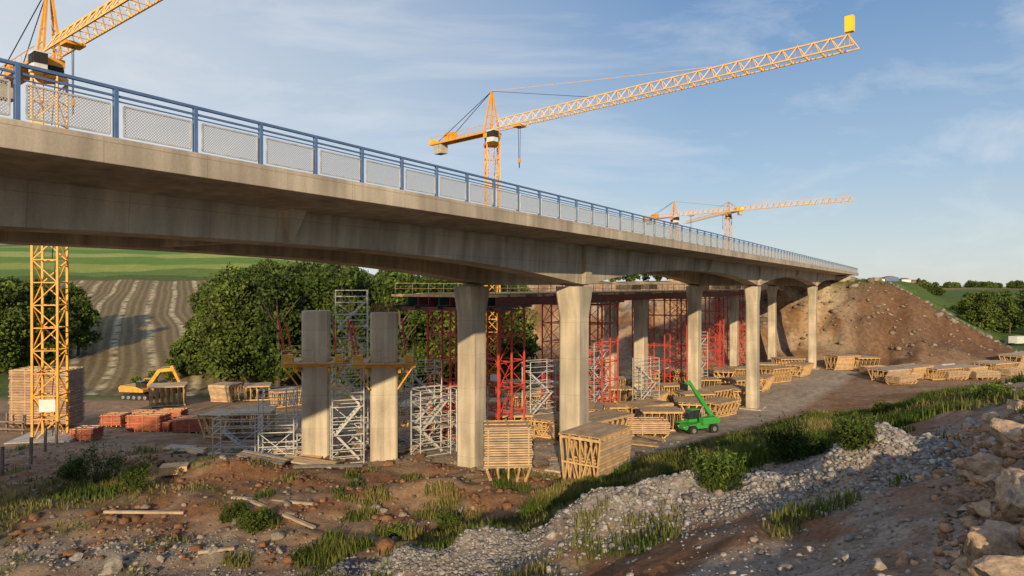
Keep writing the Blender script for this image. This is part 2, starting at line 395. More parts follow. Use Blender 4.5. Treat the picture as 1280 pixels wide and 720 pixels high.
new_pier(-9.4,50.2,10.1); new_pier(-14.5,50.6,10.2,rebar=False)
for (uu,w) in ((101.5,19),(101.5,23.5),(155,19)):
    p=bw(uu,w); g=float(T(p.x,p.y)); mb=MB([M_pier]); pier(mb,0,0,-.8,10.6-g,w=1.9,d=1.5,mi=0); mb.build('bridge_pier',(p.x,p.y,g),BR)

# ---------------------------------------------------------------- falsework
def falsework_tower(uu,w,nx,ny,sp,spy,top=10.1):
    p=bw(uu,w); g=float(T(p.x,p.y)); H=top-g; mb=MB([M_red,M_oldw,M_steel])
    nl=max(3,int(H/2.3)); dz=(H-.6)/nl
    xs=[(i-(nx-1)/2)*sp for i in range(nx)]; ys=[]
    yv=-((ny-1)*spy)/2
    for j in range(ny): ys.append(yv+j*spy)
    for x in xs:
        for y in ys:
            mb.cyl((x,y,-.6),(x,y,H),.11,n=6,mi=0); mb.box((x,y,H-.05),(.35,.35,.1),2); mb.box((x,y,.05),(.6,.6,.2),1)
    for k in range(nl+1):
        z=.35+k*dz
        for y in ys: mb.beam((xs[0],y,z),(xs[-1],y,z),.09,mi=0)
        for x in xs:
            mb.beam((x,ys[0],z),(x,ys[-1],z),.09,mi=0)
    for k in range(nl):
        z=.35+k*dz
        for y in (ys[0],ys[-1]):
            for i in range(0,nx-1,2):
                a,c=(xs[i],xs[i+1]) if k%2 else (xs[i+1],xs[i])
                mb.beam((a,y,z),(c,y,z+dz),.06,mi=0)
                if k%2==0: mb.beam((c,y,z),(a,y,z+dz),.06,mi=0)
        for x in (xs[0],xs[-1]):
            for j in range(0,ny-1,2):
                mb.beam((x,ys[j],z),(x,ys[j+1],z+dz),.06,mi=0); mb.beam((x,ys[j+1],z),(x,ys[j],z+dz),.06,mi=0)
    for x in xs: mb.beam((x,ys[0]-.8,H+.12),(x,ys[-1]+.8,H+.12),.25,.22,2)
    mb.build('falsework_tower',(p.x,p.y,g),BR)
falsework_tower(62,20,3,4,2.2,2.6)
falsework_tower(84,20,3,4,2.3,2.6)
falsework_tower(112,20,2,4,2.6,2.6)
falsework_tower(134,20,2,4,2.6,2.6)
falsework_tower(160,20,2,4,2.6,2.6)
fb=MB([M_dred,M_dgreen,M_wood,M_oldw,M_steel,M_yel])
for i,w in enumerate(np.linspace(15.2,24.8,9)):
    m=(0,1,0,4,0,1,0,0,1)[i]
    fb.box((122,w,10.35+.0),(128,.3,.05),m); fb.box((122,w,10.7),(128,.08,.66),m); fb.box((122,w,11.05),(128,.3,.05),m)
uu=57
while uu<187:
    fb.box((uu,20,11.2+random.uniform(-.02,.02)),(.18,11.5+random.uniform(-.6,.8),.2),2 if random.random()<.6 else 3); uu+=.9
for k in range(46):
    if random.random()<.75: fb.box((58+k*2.8,20,11.36),(2.7,10,.05),2)
for wy in (14.6,25.4):
    uu=57
    while uu<187:
        fb.beam((uu,wy,11.3),(uu,wy,12.3),.05,mi=4); uu+=2.4
    fb.beam((57,wy,12.3),(187,wy,12.3),.05,mi=2); fb.beam((57,wy,11.8),(187,wy,11.8),.12,.03,mi=2)
for k in range(5):
    fb.beam((56.2,15+k*2.5,10.2),(60,15+k*2.5,10.2),.14,.3,1)
fb.box((57,20,10.05),(.3,12,.3),0)
for k in range(8): fb.box((100+k*10,19+random.uniform(-3,3),11.8+random.uniform(0,.3)),(3.4,2.4,.7),2)
fb.build('falsework_girder_deck',E0,BR)

# ---------------------------------------------------------------- cranes
def crane(x,y,zt,target,jl,cj,mw=1.9,head=6,sign=False,th=1.0,name='tower_crane',trolley=.11,jh=1.45):
    g=float(T(x,y)); mb=MB([M_yel,M_yel2,M_white,M_dark,M_conc2,M_sign])
    H=zt-g; h=mw/2; n=int((H-2)/(mw*1.0)); dz=(H-2)/n
    for sx in (-h,h):
        for sy in (-h,h): mb.beam((sx,sy,-1),(sx,sy,H-2),.18*th,mi=0)
    for k in range(n+1):
        z=k*dz; c=[(-h,-h),(h,-h),(h,h),(-h,h)]
        for i in range(4):
            a,b2=c[i],c[(i+1)%4]
            mb.beam((*a,z),(*b2,z),.09*th,mi=0)
            if k<n:
                if (k+i)%2: a,b2=b2,a
                mb.beam((*a,z),(*b2,z+dz),.09*th,mi=0)
    for k in range(0,n,2):
        mb.beam((.2,-.1,k*dz),(.5,-.1,(k+2)*dz),.06,mi=3)
    mb.box((0,0,-.1),(5,5,.9),4); mb.box((.2,-h-.05,3.2),(1.3,.06,1.1),2)
    mb.box((0,0,H-1.8),(2.2,2.2,.5),0); mb.cyl((0,0,H-1.6),(0,0,H-.9),1.1,n=16,mi=3)
    o1=mb.build(name,(x,y,g),math.radians(12))
    ang=math.atan2(target[1]-y,target[0]-x)
    mb=MB(mb.mats)
    mb.box((0,0,-.55),(2.0,1.8,.7),0)
    for sy in (-.7,.7):
        mb.beam((.7,sy,0),(-.1,sy*.15,head),.18*th,mi=0); mb.beam((-1.0,sy,0),(-.1,sy*.15,head),.18*th,mi=0)
        for k in range(0,5):
            f0=k/5; z=head*f0; mb.beam((.7-.8*f0,sy*(1-.85*f0),z),(-1+.9*f0,sy*(1-.85*f0),z),.08*th,mi=0)
            f1=(k+1)/5; mb.beam((.7-.8*f0,sy*(1-.85*f0),z),(-1+.9*f1,sy*(1-.85*f1),head*f1),.07*th,mi=0)
    mb.box((1.4,-1.3,-1.0),(1.4,1.0,1.7),2); mb.box((1.95,-1.3,-.75),(.4,1.04,.95),3); mb.box((1.3,-1.83,-.75),(1.0,.06,.8),3)
    jw=.75; nb=int(jl/1.6)
    for sy in (-jw,jw): mb.beam((.8,sy,.2),(jl,sy,.2),.14*th,mi=1)
    mb.beam((.8,0,.2+jh),(jl-1,0,.2+jh*.9),.14*th,mi=1)
    for k in range(nb):
        x0=.8+k*(jl-.8)/nb; x1=x0+(jl-.8)/nb; xm=(x0+x1)/2
        mb.beam((x0,-jw,.2),(x0,jw,.2),.07*th,mi=1)
        for sy in (-jw,jw):
            mb.beam((x0,sy,.2),(xm,0,.2+jh),.075*th,mi=1); mb.beam((x1,sy,.2),(xm,0,.2+jh),.075*th,mi=1)
    for f in (.36,.70): mb.beam((-.1,0,head),(jl*f,0,.2+jh),.055*th,mi=3 if f<.5 else 1)
    for sy in (-.8,.8):
        mb.beam((-.8,sy,0),(-cj,sy,0),.22,.3,0); mb.beam((-.1,0,head),(-cj+2,sy,.1),.07*th,mi=3)
        mb.beam((-.8,sy*1.2,1.0),(-cj,sy*1.2,1.0),.05,mi=0)
        for k in range(9): mb.beam((-1-k*(cj-1)/8,sy*1.2,0),(-1-k*(cj-1)/8,sy*1.2,1.0),.05,mi=0)
    mb.box((-cj/2,0,.1),(cj-1,1.5,.06),0)
    mb.box((-cj+4.2,0,.8),(1.8,1.2,1.1),0)
    for k in range(3): mb.box((-cj+1.1+k*.62,0,-.7),(.55,1.4,1.8),4)
    mb.box((-cj,0,.4),(.1,1.6,1.0),5)
    tx=jl*trolley; mb.box((tx,0,-.05),(1.4,1.5,.25),0)
    for sy in (-.2,.2): mb.beam((tx+sy,0,0),(tx+sy*.6,0,-4.6),.05,mi=3)
    mb.box((tx,0,-4.9),(.45,.22,.6),0); mb.beam((tx,0,-5.2),(tx,0,-5.9),.1,mi=3)
    if sign:
        mb.beam((jl-.6,0,.2),(jl-.6,0,3.1),.08,mi=0); mb.box((jl-.6,0,2.5),(.75,.6,1.5),5)
    o2=mb.build('slewing_jib',(0,0,0)); o2.parent=o1
    o2.matrix_parent_inverse=Matrix.Identity(4); o2.location=(0,0,H); o2.rotation_euler=(0,0,ang-math.radians(12))
    return o1
crane(-2.9,100,34.6,(33,64.7),50,13.5,sign=True)
crane(-41.3,61,32.4,(-29.7,51.7),50,14,mw=2.0,head=6.5)
crane(47.6,200,32.4,(82.5,163),50,11,th=.9,jh=1.2,head=4.5)
crane(83,262,40,(65,420),45,12,th=.8,jh=1.2,head=4.5)

# ---------------------------------------------------------------- timber formwork
def formwork(loc,rz,L=4.0,W=3.2,H=1.7,skin=0,name='timber_formwork',bw_=.55,top=True,step=.6):
    mb=MB([M_wood,M_ply,M_ply2,M_oldw]); bt=W*bw_/2; tp=W/2
    n=max(2,int(L/step))
    for k in range(n+1):
        x=-L/2+k*L/n; j=random.uniform(-.03,.03)
        A=(x,-bt,.2);B=(x,bt,.2);Cc=(x,tp,H+j);D=(x,-tp,H+j)
        for p,q in ((A,B),(B,Cc),(Cc,D),(D,A)): mb.beam(p,q,.09,.15,0)
        mb.beam((x,0,.2),(x,0,H),.08,.12,0)
        mb.beam((x,0,.2),(x,tp*.62,H),.07,.1,0); mb.beam((x,0,.2),(x,-tp*.62,H),.07,.1,0)
        mb.beam((x,-bt*1.1,.5*H),(x,bt*1.1,.5*H),.07,.1,0)
        mb.beam((x,-bt,.2),(x,-tp*.5,H),.07,.1,0); mb.beam((x,bt,.2),(x,tp*.5,H),.07,.1,0)
    for y in (-bt,bt): mb.beam((-L/2-.2,y,.08),(L/2+.2,y,.08),.14,.16,0)
    for y in (-tp,-tp*.5,0,tp*.5,tp): mb.beam((-L/2-.15,y,H+.12),(L/2+.15,y,H+.12),.1,.12,0)
    if top:
        y=-tp
        while y<tp-.05:
            mb.box((random.uniform(-.08,.08),y+.19,H+.21),(L+.4,.37,.05),1 if random.random()<.6 else 2); y+=.385
    for sgn in ((-1,) if skin==-1 else (1,) if skin==1 else ()):
        z=.3
        while z<H+.1:
            f=(z-.2)/(H-.2); yy=sgn*(bt+(tp-bt)*f+.12)
            mb.box((random.uniform(-.04,.04),yy,z),(L+.3,.05,.16),random.choice((0,1,1,2))); z+=.2
    mb.box((0,0,-.1),(L*.9,bt*1.4,.2),3)
    return mb.build(name,(loc[0],loc[1],loc[2]+.1),rz)
def panel_stack(loc,rz,L=3.0,W=2.8,n=13,mats=None,th=.15,leg=.75,name='formwork_panel_stack'):
    mb=MB(mats or [M_wood,M_ply,M_ply2])
    for k in range(5):
        x=-L/2+.15+k*(L-.3)/4
        mb.beam((x*.8,-W*.38,-.1),(x,-W/2,leg),.1,.12,0); mb.beam((x*.8,W*.38,-.1),(x,W/2,leg),.1,.12,0)
        mb.beam((x,-W/2,leg),(x,W/2,leg),.1,.14,0); mb.beam((x*.8,-W*.38,.08),(x*.8,W*.38,.08),.1,.12,0); mb.beam((x,-W/2,leg),(x*.8,W*.3,.1),.07,.09,0)
    z=leg+.08
    for k in range(n):
        jx,jy=random.uniform(-.05,.05),random.uniform(-.05,.05)
        mb.box((jx,jy,z+th*.32),(L+random.uniform(-.1,.1),W+random.uniform(-.1,.1),th*.62),random.choice((1,2)))
        for yy in (-W*.4,0,W*.4): mb.box((jx,yy,z+th*.8),(L*.97,.1,th*.36),0)
        for xx in (-L*.42,0,L*.42): mb.box((xx,jy,z+th*.8),(.1,W*.97,th*.34),0)
        z+=th
    return mb.build(name,loc,rz)
panel_stack((-.3,42.3,float(T(-.3,42.3))),math.radians(4),L=2.9,W=2.7,n=16,leg=.75,th=.15)
formwork((5.1,41.6,float(T(5.1,41.6))-.1),math.radians(54),L=3.7,W=2.7,H=3.0,skin=-1,bw_=.8,step=.55)
for px,py,a,L,Wd,Hh,sk in (
 (210,507,20,4.2,4.2,2.6,0),(282,502,-10,3.0,3.4,2.3,-1),(322,500,15,3.4,3.8,2.0,0),(318,545,10,3.2,3.8,2.2,0),(278,546,80,3,3,2,0),(360,508,40,4,3,2,0),
 (636,545,5,4,3.2,1.9,0),(752,556,45,5,3,2.2,1),(806,530,30,5,3.2,2.0,-1),(815,512,60,4,3.2,2,0),(868,512,10,4,3.6,2,0),(896,507,35,5,3.4,2.1,0),
 (880,492,0,4,3.2,2,0),(925,492,20,5,3.4,2,0),(905,478,70,5,3.4,2,0),(950,488,55,4,3.4,2,0),(985,462,10,5,3.6,2,0),(970,478,30,5,3.4,2.3,0),(1052,462,15,5,4,2.6,-1),(1080,462,0,4,4,2.2,0),
 (700,520,10,4,3,2,0),(745,517,60,5,3,2.2,0),(655,515,20,4,3,2,0),(560,520,30,5,3,2,0),(515,530,70,5,3,2,0),(610,525,0,4,3,2,0),(835,480,40,5,3,2,0),(790,490,20,4,3,2,0),
 (1112,476,25,6,4,1.9,-1),(1140,473,30,6,4,1.9,-1),(1175,474,22,6,3.6,1.8,0),(1208,472,30,6,4,1.8,-1),(1246,468,25,7,4,2,0),(1276,460,30,8,4,2.4,-1),(590,500,0,5,3,2,0),(470,520,20,5,3,2,0),(690,545,60,4,3,1.6,0),
 (860,525,80,4,3,2,0),(920,505,100,4,3,2,0),(770,505,0,4,3,2,0),(720,500,30,4,3,2,0),(840,500,15,4,3,2,0),(900,520,40,4,3,1.6,0),(950,470,0,5,3.4,2,0),(1000,470,50,5,3.4,2,0),(930,476,10,5,3.4,2,0),(780,530,10,4,3,1.8,0),
 (665,538,30,3.6,3,1.8,-1),(540,550,10,3.4,3,1.6,0),(735,535,80,4,3,2.0,-1),(825,538,0,3.6,3,1.8,0),(640,500,40,4,3,2.4,0),(680,500,10,4,3,2.2,-1),(810,480,0,5,3,2.2,0),(865,480,30,5,3,2.2,-1)):
    p=spot(px,py); formwork((p.x,p.y,p.z),math.radians(a),L=L,W=Wd,H=Hh,skin=sk,step=.7)
for px,py,a in ((1095,468,10),(1127,480,30),(1160,468,0),(1190,474,20),(1228,474,10),(1262,470,30),(845,520,20),(720,548,10),(800,545,0)):
    p=spot(px,py); panel_stack(p,math.radians(a),L=5,W=2.6,n=6,leg=.4,th=.18)
for dx in (0,3.6):
    p=spot(25+dx*10,536); panel_stack((p.x,p.y+2,p.z),math.radians(5),L=3.0,W=3.2,n=34,th=.165,leg=.3,mats=[M_wood,M_ply,simple('pinkish_plywood',(.42,.26,.19),.7,.25,2)])
for px,py,L,n in ((145,532,2.4,7),(186,538,3.6,9),(213,530,3,9),(240,540,3,8),(180,526,3,6),(108,550,2,6),(205,538,2,5)):
    p=spot(px,py); panel_stack(p,math.radians(random.uniform(-8,12)),L=L,W=2,n=n,th=.16,leg=.12,mats=[M_wood,M_redply,M_redply],name='red_panel_stack')

pl=MB([M_wood,M_oldw,M_ply2,M_steel])
for i in range(200):
    x=random.uniform(-30,34); y=random.uniform(45,86)
    if x>-22.6+.6*y: continue
    a=random.uniform(0,3.14); L=random.uniform(1.5,5); dx,dy=math.cos(a)*L/2,math.sin(a)*L/2
    k=random.randint(1,5)
    for j in range(k): pl.beam((x-dx,y-dy+j*.3,float(T(x-dx,y-dy))+.15),(x+dx,y+dy+j*.3,float(T(x+dx,y+dy))+.15),.2,.12,random.choice((0,0,1,2,3)))
for px,py,L,a in ((180,648,4,.1),(350,640,5,2.6),(330,632,4,2.8),(270,690,1.5,.5),(340,625,5,2.9)):
    q=spot(px,py); dx,dy=math.cos(a)*L/2,math.sin(a)*L/2
    pl.beam((q.x-dx,q.y-dy,float(T(q.x-dx,q.y-dy))+.15),(q.x+dx,q.y+dy,float(T(q.x+dx,q.y+dy))+.15),.2,.12,random.choice((1,2)))
q=spot(218,592); pl.box((q.x,q.y,q.z+.3),(1.6,1.2,.5),0,rz=.3)
pl.build('scattered_timber')

# ---------------------------------------------------------------- scaffold stair towers
def scaffold(loc,rz,L=2.6,W=1.6,levels=4,dz=2.0,name='scaffold_stair_tower',stairs=True):
    mb=MB([M_galv,M_ply2,M_steel]); x,y=L/2,W/2; H=levels*dz
    for sx in (-x,x):
        for sy in (-y,y): mb.cyl((sx,sy,-.3),(sx,sy,H+1.1),.045,n=6)
    for k in range(levels+1):
        z=k*dz+.15
        for sy in (-y,y):
            for dzz in (0,.5,1.0): mb.beam((-x,sy,z+dzz),(x,sy,z+dzz),.05,mi=0)
        for sx in (-x,x):
            for dzz in (0,.5,1.0): mb.beam((sx,-y,z+dzz),(sx,y,z+dzz),.05,mi=0)
        if k<levels:
            sg=1 if k%2 else -1
            mb.beam((x*sg,y,z),(-x*sg,y,z+dz),.05,mi=0)
            if stairs:
                yo=(-.35 if k%2 else .35)
                for e in (-.3,.3): mb.beam((-x*.8*sg,yo+e,z),(x*.8*sg,yo+e,z+dz),.04,.16,mi=0)
                for i in range(9):
                    t=(i+.5)/9; mb.box((-x*.8*sg+1.6*x*sg*t,yo,z+dz*t),(.22,.6,.035),2)
            else: mb.beam((-x*sg,-y,z),(x*sg,-y,z+dz),.045,mi=0)
            mb.box((x*.85 if k%2 else -x*.85,0,z+.03),(.5,W,.05),1)
    mb.build(name,loc,rz)
g=lambda x,y:(x,y,float(T(x,y)))
scaffold(g(-13.4,57),.25,2.6,1.7,6)
scaffold(g(-11.9,49.2),.35,2.2,1.5,3)
scaffold(g(-16.8,49.0),.15,2.4,1.5,2,stairs=False)
scaffold(g(-6.3,53),.6,2.6,1.6,2); scaffold(g(-3.6,56),.5,2.8,1.6,2)
scaffold(g(-20.5,51),.1,3.0,1.8,1); scaffold(g(-10.3,58),.9,3,1.6,3)
scaffold(g(-16.5,54),.3,2.6,1.6,2)
scaffold(g(30,110),.5,2.6,1.6,4); scaffold(g(-7.5,58),.5,2.6,1.6,3)
scaffold(g(2.6,66),.5,2.8,1.6,3); scaffold(g(10,80),.7,2.8,1.6,4); scaffold(g(16.5,84),.5,2.8,1.6,3)
yp=MB([M_yel,M_wood,M_dred])
for px,py in ((610,500),(640,505),(700,498),(735,490),(600,545),(815,470),(545,505),(500,520)):
    q=spot(px,py)
    for i in range(4): yp.beam((q.x+i*.3,q.y,q.z+.3+i*.1),(q.x+2.6+i*.3,q.y+1.2,q.z+.9+i*.2),.22,.18,0 if i<2 else 1)
yp.build('yellow_form_beams')

# ---------------------------------------------------------------- telehandler
def wheel(mb,x,y,r,w,mt=1,mh=2):
    mb.cyl((x,y-w/2,r),(x,y+w/2,r),r,n=20,mi=mt); mb.cyl((x,y-w/2-.02,r),(x,y+w/2+.02,r),r*.5,n=14,mi=mh)
    for i in range(16):
        a=i*math.pi/8; mb.box((x+math.cos(a)*r,y,r+math.sin(a)*r),(.09,w,.09),mt,ry=-a)
def telehandler(loc,rz):
    mb=MB([M_green,M_dark,M_steel,M_glass,M_white])
    for x in (-1.25,1.25):
        for y in (-.85,.85): wheel(mb,x,y,.46,.36,1,2)
    mb.extr([(-1.9,.5),(1.9,.5),(2.0,.95),(1.7,1.15),(-1.6,1.0),(-1.95,.8)],-.55,.55,0)
    mb.extr([(-.1,.95),(1.9,.95),(1.95,1.35),(1.6,1.6),(-.1,1.6)],-1.0,-.3,0)
    for x in (-1.25,1.25):
        for y in (-.85,.85): mb.extr([(x-.55,.98),(x+.55,.98),(x+.45,1.1),(x-.45,1.1)],y-.2,y+.2,0)
    cy0,cy1=.25,1.0
    mb.extr([(-.75,.6),(.55,.6),(.65,1.3),(-.85,1.3)],cy0,cy1,0)
    mb.extr([(-.80,1.3),(.6,1.3),(.45,2.15),(-.55,2.15)],cy0+.05,cy1-.05,3)
    for a,c in (((-.84,1.3),(-.58,2.15)),((.63,1.3),(.48,2.15)),((-.1,1.3),(-.1,2.15))):
        for y in (cy0,cy1): mb.beam((a[0],y,a[1]),(c[0],y,c[1]),.08,mi=1)
    mb.box((-.05,(cy0+cy1)/2,2.2),(1.15,.85,.08),0)
    P=Vector((1.6,-.05,1.6)); D=Vector((-math.cos(math.radians(52)),0,math.sin(math.radians(52))))
    mb.beam(P-D*.3,P+D*3.0,.34,.38,0); mb.beam(P+D*2.2,P+D*4.4,.25,.28,0)
    mb.cyl((.4,-.05,1.0),P+D*1.5,.07,n=8,mi=2)
    Q=P+D*4.4; mb.beam(Q,Q+Vector((-.45,0,-.45)),.28,.28,0)
    R=Q+Vector((-.6,0,-.5)); mb.box(R,(.12,1.1,.6),1)
    for y in (-.35,.35): mb.beam((R.x,y-.05,R.z-.3),(R.x-1.1,y-.05,R.z-.35),.12,.06,1)
    mb.box((1.6,-.05,1.4),(.5,.5,.6),0)
    for y in (-.4,.5): mb.box((-1.93,y,.75),(.06,.18,.12),4)
    mb.build('telehandler',loc,rz,bevel=.02)
p=spot(872,541); telehandler(p,math.radians(25))

def excavator(loc,rz):
    mb=MB([M_exc,M_dark,M_steel,M_glass])
    for y in (-1.2,1.2):
        pts=[(-1.9,.0),(1.9,.0),(2.25,.3),(2.25,.6),(1.9,.9),(-1.9,.9),(-2.25,.6),(-2.25,.3)]
        mb.extr(pts,y-.3,y+.3,1)
        for x in (-1.8,-.9,0,.9,1.8): mb.cyl((x,y-.33,.45),(x,y+.33,.45),.28,n=10,mi=2)
    mb.box((0,0,.75),(2.4,1.9,.5),1); mb.cyl((0,0,.9),(0,0,1.2),.8,n=16,mi=1)
    mb.extr([(-2.6,1.2),(1.4,1.2),(1.4,1.6),(.2,2.0),(-2.3,2.2),(-2.7,1.9)],-1.35,1.35,0)
    mb.extr([(.1,1.6),(1.5,1.5),(1.55,2.2),(1.1,3.0),(.1,3.05)],.45,1.33,0)
    mb.extr([(.2,2.0),(1.56,2.0),(1.2,2.92),(.2,2.95)],.43,1.36,3)
    mb.extr([(.2,2.0),(1.3,2.0),(1.0,2.8),(.2,2.85)],-1.37,-.5,3)
    mb.box((-2.5,0,1.7),(.5,2.6,1.0),1)
    A=Vector((1.1,0,1.7));B=Vector((3.2,0,4.4));Cc=Vector((5.6,0,4.6));D=Vector((6.7,0,2.2))
    mb.beam(A,B,.45,.6,0); mb.beam(B-Vector((.1,0,.05)),Cc,.42,.5,0); mb.beam(Cc+Vector((-.5,0,.5)),D,.35,.42,0)
    mb.cyl((1.4,.3,1.5),(2.7,.3,3.4),.09,n=8,mi=2); mb.cyl((3.4,0,4.8),(5.2,0,5.0),.09,n=8,mi=2)
    mb.extr([(6.4,2.3),(7.1,2.2),(7.0,1.4),(6.3,1.1),(5.7,1.3),(5.8,1.7)],-.6,.6,1)
    mb.build('excavator',loc,rz,bevel=.03)
p=spot(176,499); excavator(p,math.radians(-10))

fm_=MB([M_oldw])
for (a,c) in ((-8,520),(8,520),(28,523),(38,560),(56,545),(70,535),(2,575)):
    q=spot(a,c+20); fm_.beam((q.x,q.y,q.z-.3),(q.x+.05,q.y,q.z+1.9),.16,mi=0)
qs=[spot(-60,545),spot(30,548)]
for z in (.8,1.5): fm_.beam(qs[0]+Vector((0,0,z)),qs[1]+Vector((0,0,z)),.06,.14,0)
fm_.build('wooden_fence')

bd=MB([M_white,M_blue,M_redply,M_oldw])
for px,w,h,m in ((1098,9,4,0),(1112,12,5,1),(1130,8,4,0),(1143,10,3,3)):
    y=480; x=(px-640)/F*y; z=float(T(x,y)); bd.box((x,y,z+h/2),(w*.8,6,h),m)
    bd.extr([(x-w*.42,z+h),(x+w*.42,z+h),(x,z+h+1.2)],y-3.1,y+3.1,3)
bd.build('distant_farm_buildings')
bl=MB([M_conc2,M_blue,M_white])
for px,py in ((1100,470),(1135,462),(1185,462),(1230,458),(1268,452),(1262,430),(1274,428)):
    q=spot(px,py); bl.box((q.x,q.y,q.z+.4),(3.5,.6,1.0),0,rz=.4); bl.box((q.x,q.y,q.z+.95),(3.5,.3,.4),0,rz=.4)
bl.build('concrete_barrier')
tk=MB([M_blue,M_dark,M_white,M_glass])
tk.box((0,0,1.7),(5,2.3,2.0),2); tk.box((3.3,0,1.5),(1.4,2.2,2.0),0); tk.box((3.75,0,1.9),(.6,2.1,.8),3); tk.box((.5,0,.7),(7,1,.25),1)
for x in (-1.8,3.1):
    for y in (-1,1): tk.cyl((x,y-.15,.5),(x,y+.15,.5),.5,n=14,mi=1)
q=spot(1272,432); tk.build('lorry',q,.5,bevel=.04)

# ---------------------------------------------------------------- vegetation
def leaf_quads(P,size,col,name,mat,asp=1.0):
    n=len(P); nrm=rng.normal(size=(n,3)); nrm[:,2]+=.5; nrm/=np.linalg.norm(nrm,axis=1)[:,None]
    a=np.cross(nrm,rng.normal(size=(n,3))); a/=np.linalg.norm(a,axis=1)[:,None]; b_=np.cross(nrm,a)
    sz=(size*rng.uniform(.6,1.3,n))[:,None]; a*=sz*asp; b_*=sz
    V=np.stack([P-a*.5,P-b_*.35+a*.05,P+a*.6,P+b_*.35+a*.05],1).reshape(-1,3)
    Fc=np.arange(4*n).reshape(-1,4)
    return np_mesh(name,V,Fc,np.repeat(col,4,axis=0),[mat])
def crown(base,H,R,n,trunk=.25,hue=None):
    nl=rng.integers(13,20); pts=[];cols=[]
    hue=rng.uniform(0,1) if hue is None else hue
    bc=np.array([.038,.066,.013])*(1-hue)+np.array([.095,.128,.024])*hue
    for i in range(nl):
        a=rng.uniform(0,6.28); zz=rng.uniform(trunk,.9)
        rr=R*(1-abs(zz-.5)*1.15)*rng.uniform(.25,.9)
        c=np.array([math.cos(a)*rr,math.sin(a)*rr,H*zz]); lr=R*rng.uniform(.26,.5)*(1.1-.5*abs(zz-.5))
        m=n//nl; d=rng.normal(size=(m,3)); d/=np.linalg.norm(d,axis=1)[:,None]
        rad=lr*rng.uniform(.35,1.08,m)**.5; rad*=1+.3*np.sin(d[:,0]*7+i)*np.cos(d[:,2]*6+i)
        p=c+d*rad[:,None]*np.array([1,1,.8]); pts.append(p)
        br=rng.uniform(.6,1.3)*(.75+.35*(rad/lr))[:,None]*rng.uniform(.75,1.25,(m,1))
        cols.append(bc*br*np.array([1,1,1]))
    return np.concatenate(pts)+np.array(base),np.concatenate(cols)
def trunkmb(mb,base,H,R):
    bx,by,bz=base; top=(bx+rng.normal()*.3,by,bz+H*.6)
    mb.cyl((bx,by,bz-.5),top,R*.07+.05,R*.03,n=7)
    for i in range(6):
        a=rng.uniform(0,6.28); h=rng.uniform(.25,.6); mb.cyl((bx,by,bz+H*h),(bx+math.cos(a)*R*.6,by+math.sin(a)*R*.6,bz+H*(h+.22)),R*.03,.03,n=5)
def forest(name,trees,leaf,nper):
    P=[];Cc=[];mb=MB([M_bark])
    for (x,y,H,R) in trees:
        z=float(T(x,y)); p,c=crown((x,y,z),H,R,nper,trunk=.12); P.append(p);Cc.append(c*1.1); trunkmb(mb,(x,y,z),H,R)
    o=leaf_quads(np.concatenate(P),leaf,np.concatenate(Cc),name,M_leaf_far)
    t=mb.build('trunks'); t.parent=o
tr=[]
for i in range(125):
    px=rng.uniform(244,640); y=rng.uniform(108,155)
    topy=np.interp(px,[240,266,300,400,480,560,640],[405,345,320,322,328,336,346])
    x=(px-640)/F*y; z=float(T(x,y)); H=12+(358-topy)/F*y-z+rng.uniform(-3.0,.8)
    H=min(max(H,5),26); tr.append((x,y,H,H*.28))
for px,py,H in ((215,478,4),(236,470,7),(252,465,10),(275,460,14),(300,455,16),(330,455,15),(190,484,2.5),(226,464,6),(350,458,14),(380,455,14),(420,455,15),(460,450,14),(500,450,14),(530,448,15),(318,462,9),(290,468,8),(170,486,2)):
    q=spot(px,py); tr.append((q.x,q.y,H*1.05,H*.33))
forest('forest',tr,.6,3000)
tr=[]
for i in range(30):
    px=rng.uniform(-60,100); y=rng.uniform(125,170); x=(px-640)/F*y; z=float(T(x,y))
    topy=np.interp(px,[-60,0,60,90,105],[336,338,346,352,374]); H=12+(358-topy)/F*y-z+rng.uniform(-3,0)
    tr.append((x,y,max(H,6),max(H,6)*.31))
for px,py,H in ((10,452,9),(30,458,7),(55,455,6),(0,460,9),(100,425,5),(115,405,4)):
    q=spot(px,py); tr.append((q.x,q.y,H,H*.42))
forest('hillside_trees',tr,.6,3000)
tr=[]
for i in range(40):
    px=rng.uniform(1192,1420); y=rng.uniform(225,290); x=(px-640)/F*y; z=float(T(x,y)); topy=np.interp(px,[1192,1210,1400],[374,360,356]); H=12+(358-topy)/F*y-z-rng.uniform(0,4)
    tr.append((x,y,H,H*.38))
for px,H in ((1150,7),(1158,9),(1166,8),(1174,6)):
    y=430; x=(px-640)/F*y; tr.append((x,y,H,H*.5))
for i in range(40):
    px=rng.uniform(1178,1400); y=rng.uniform(520,640); x=(px-640)/F*y; tr.append((x,y,rng.uniform(3,6),5))
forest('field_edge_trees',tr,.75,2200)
tr=[]
for i in range(14):
    uu=rng.uniform(222,250); w=rng.uniform(20,90); q=bw(uu,w); tr.append((q.x,q.y,rng.uniform(5,8),3))
forest('plateau_trees',tr,.7,1200)

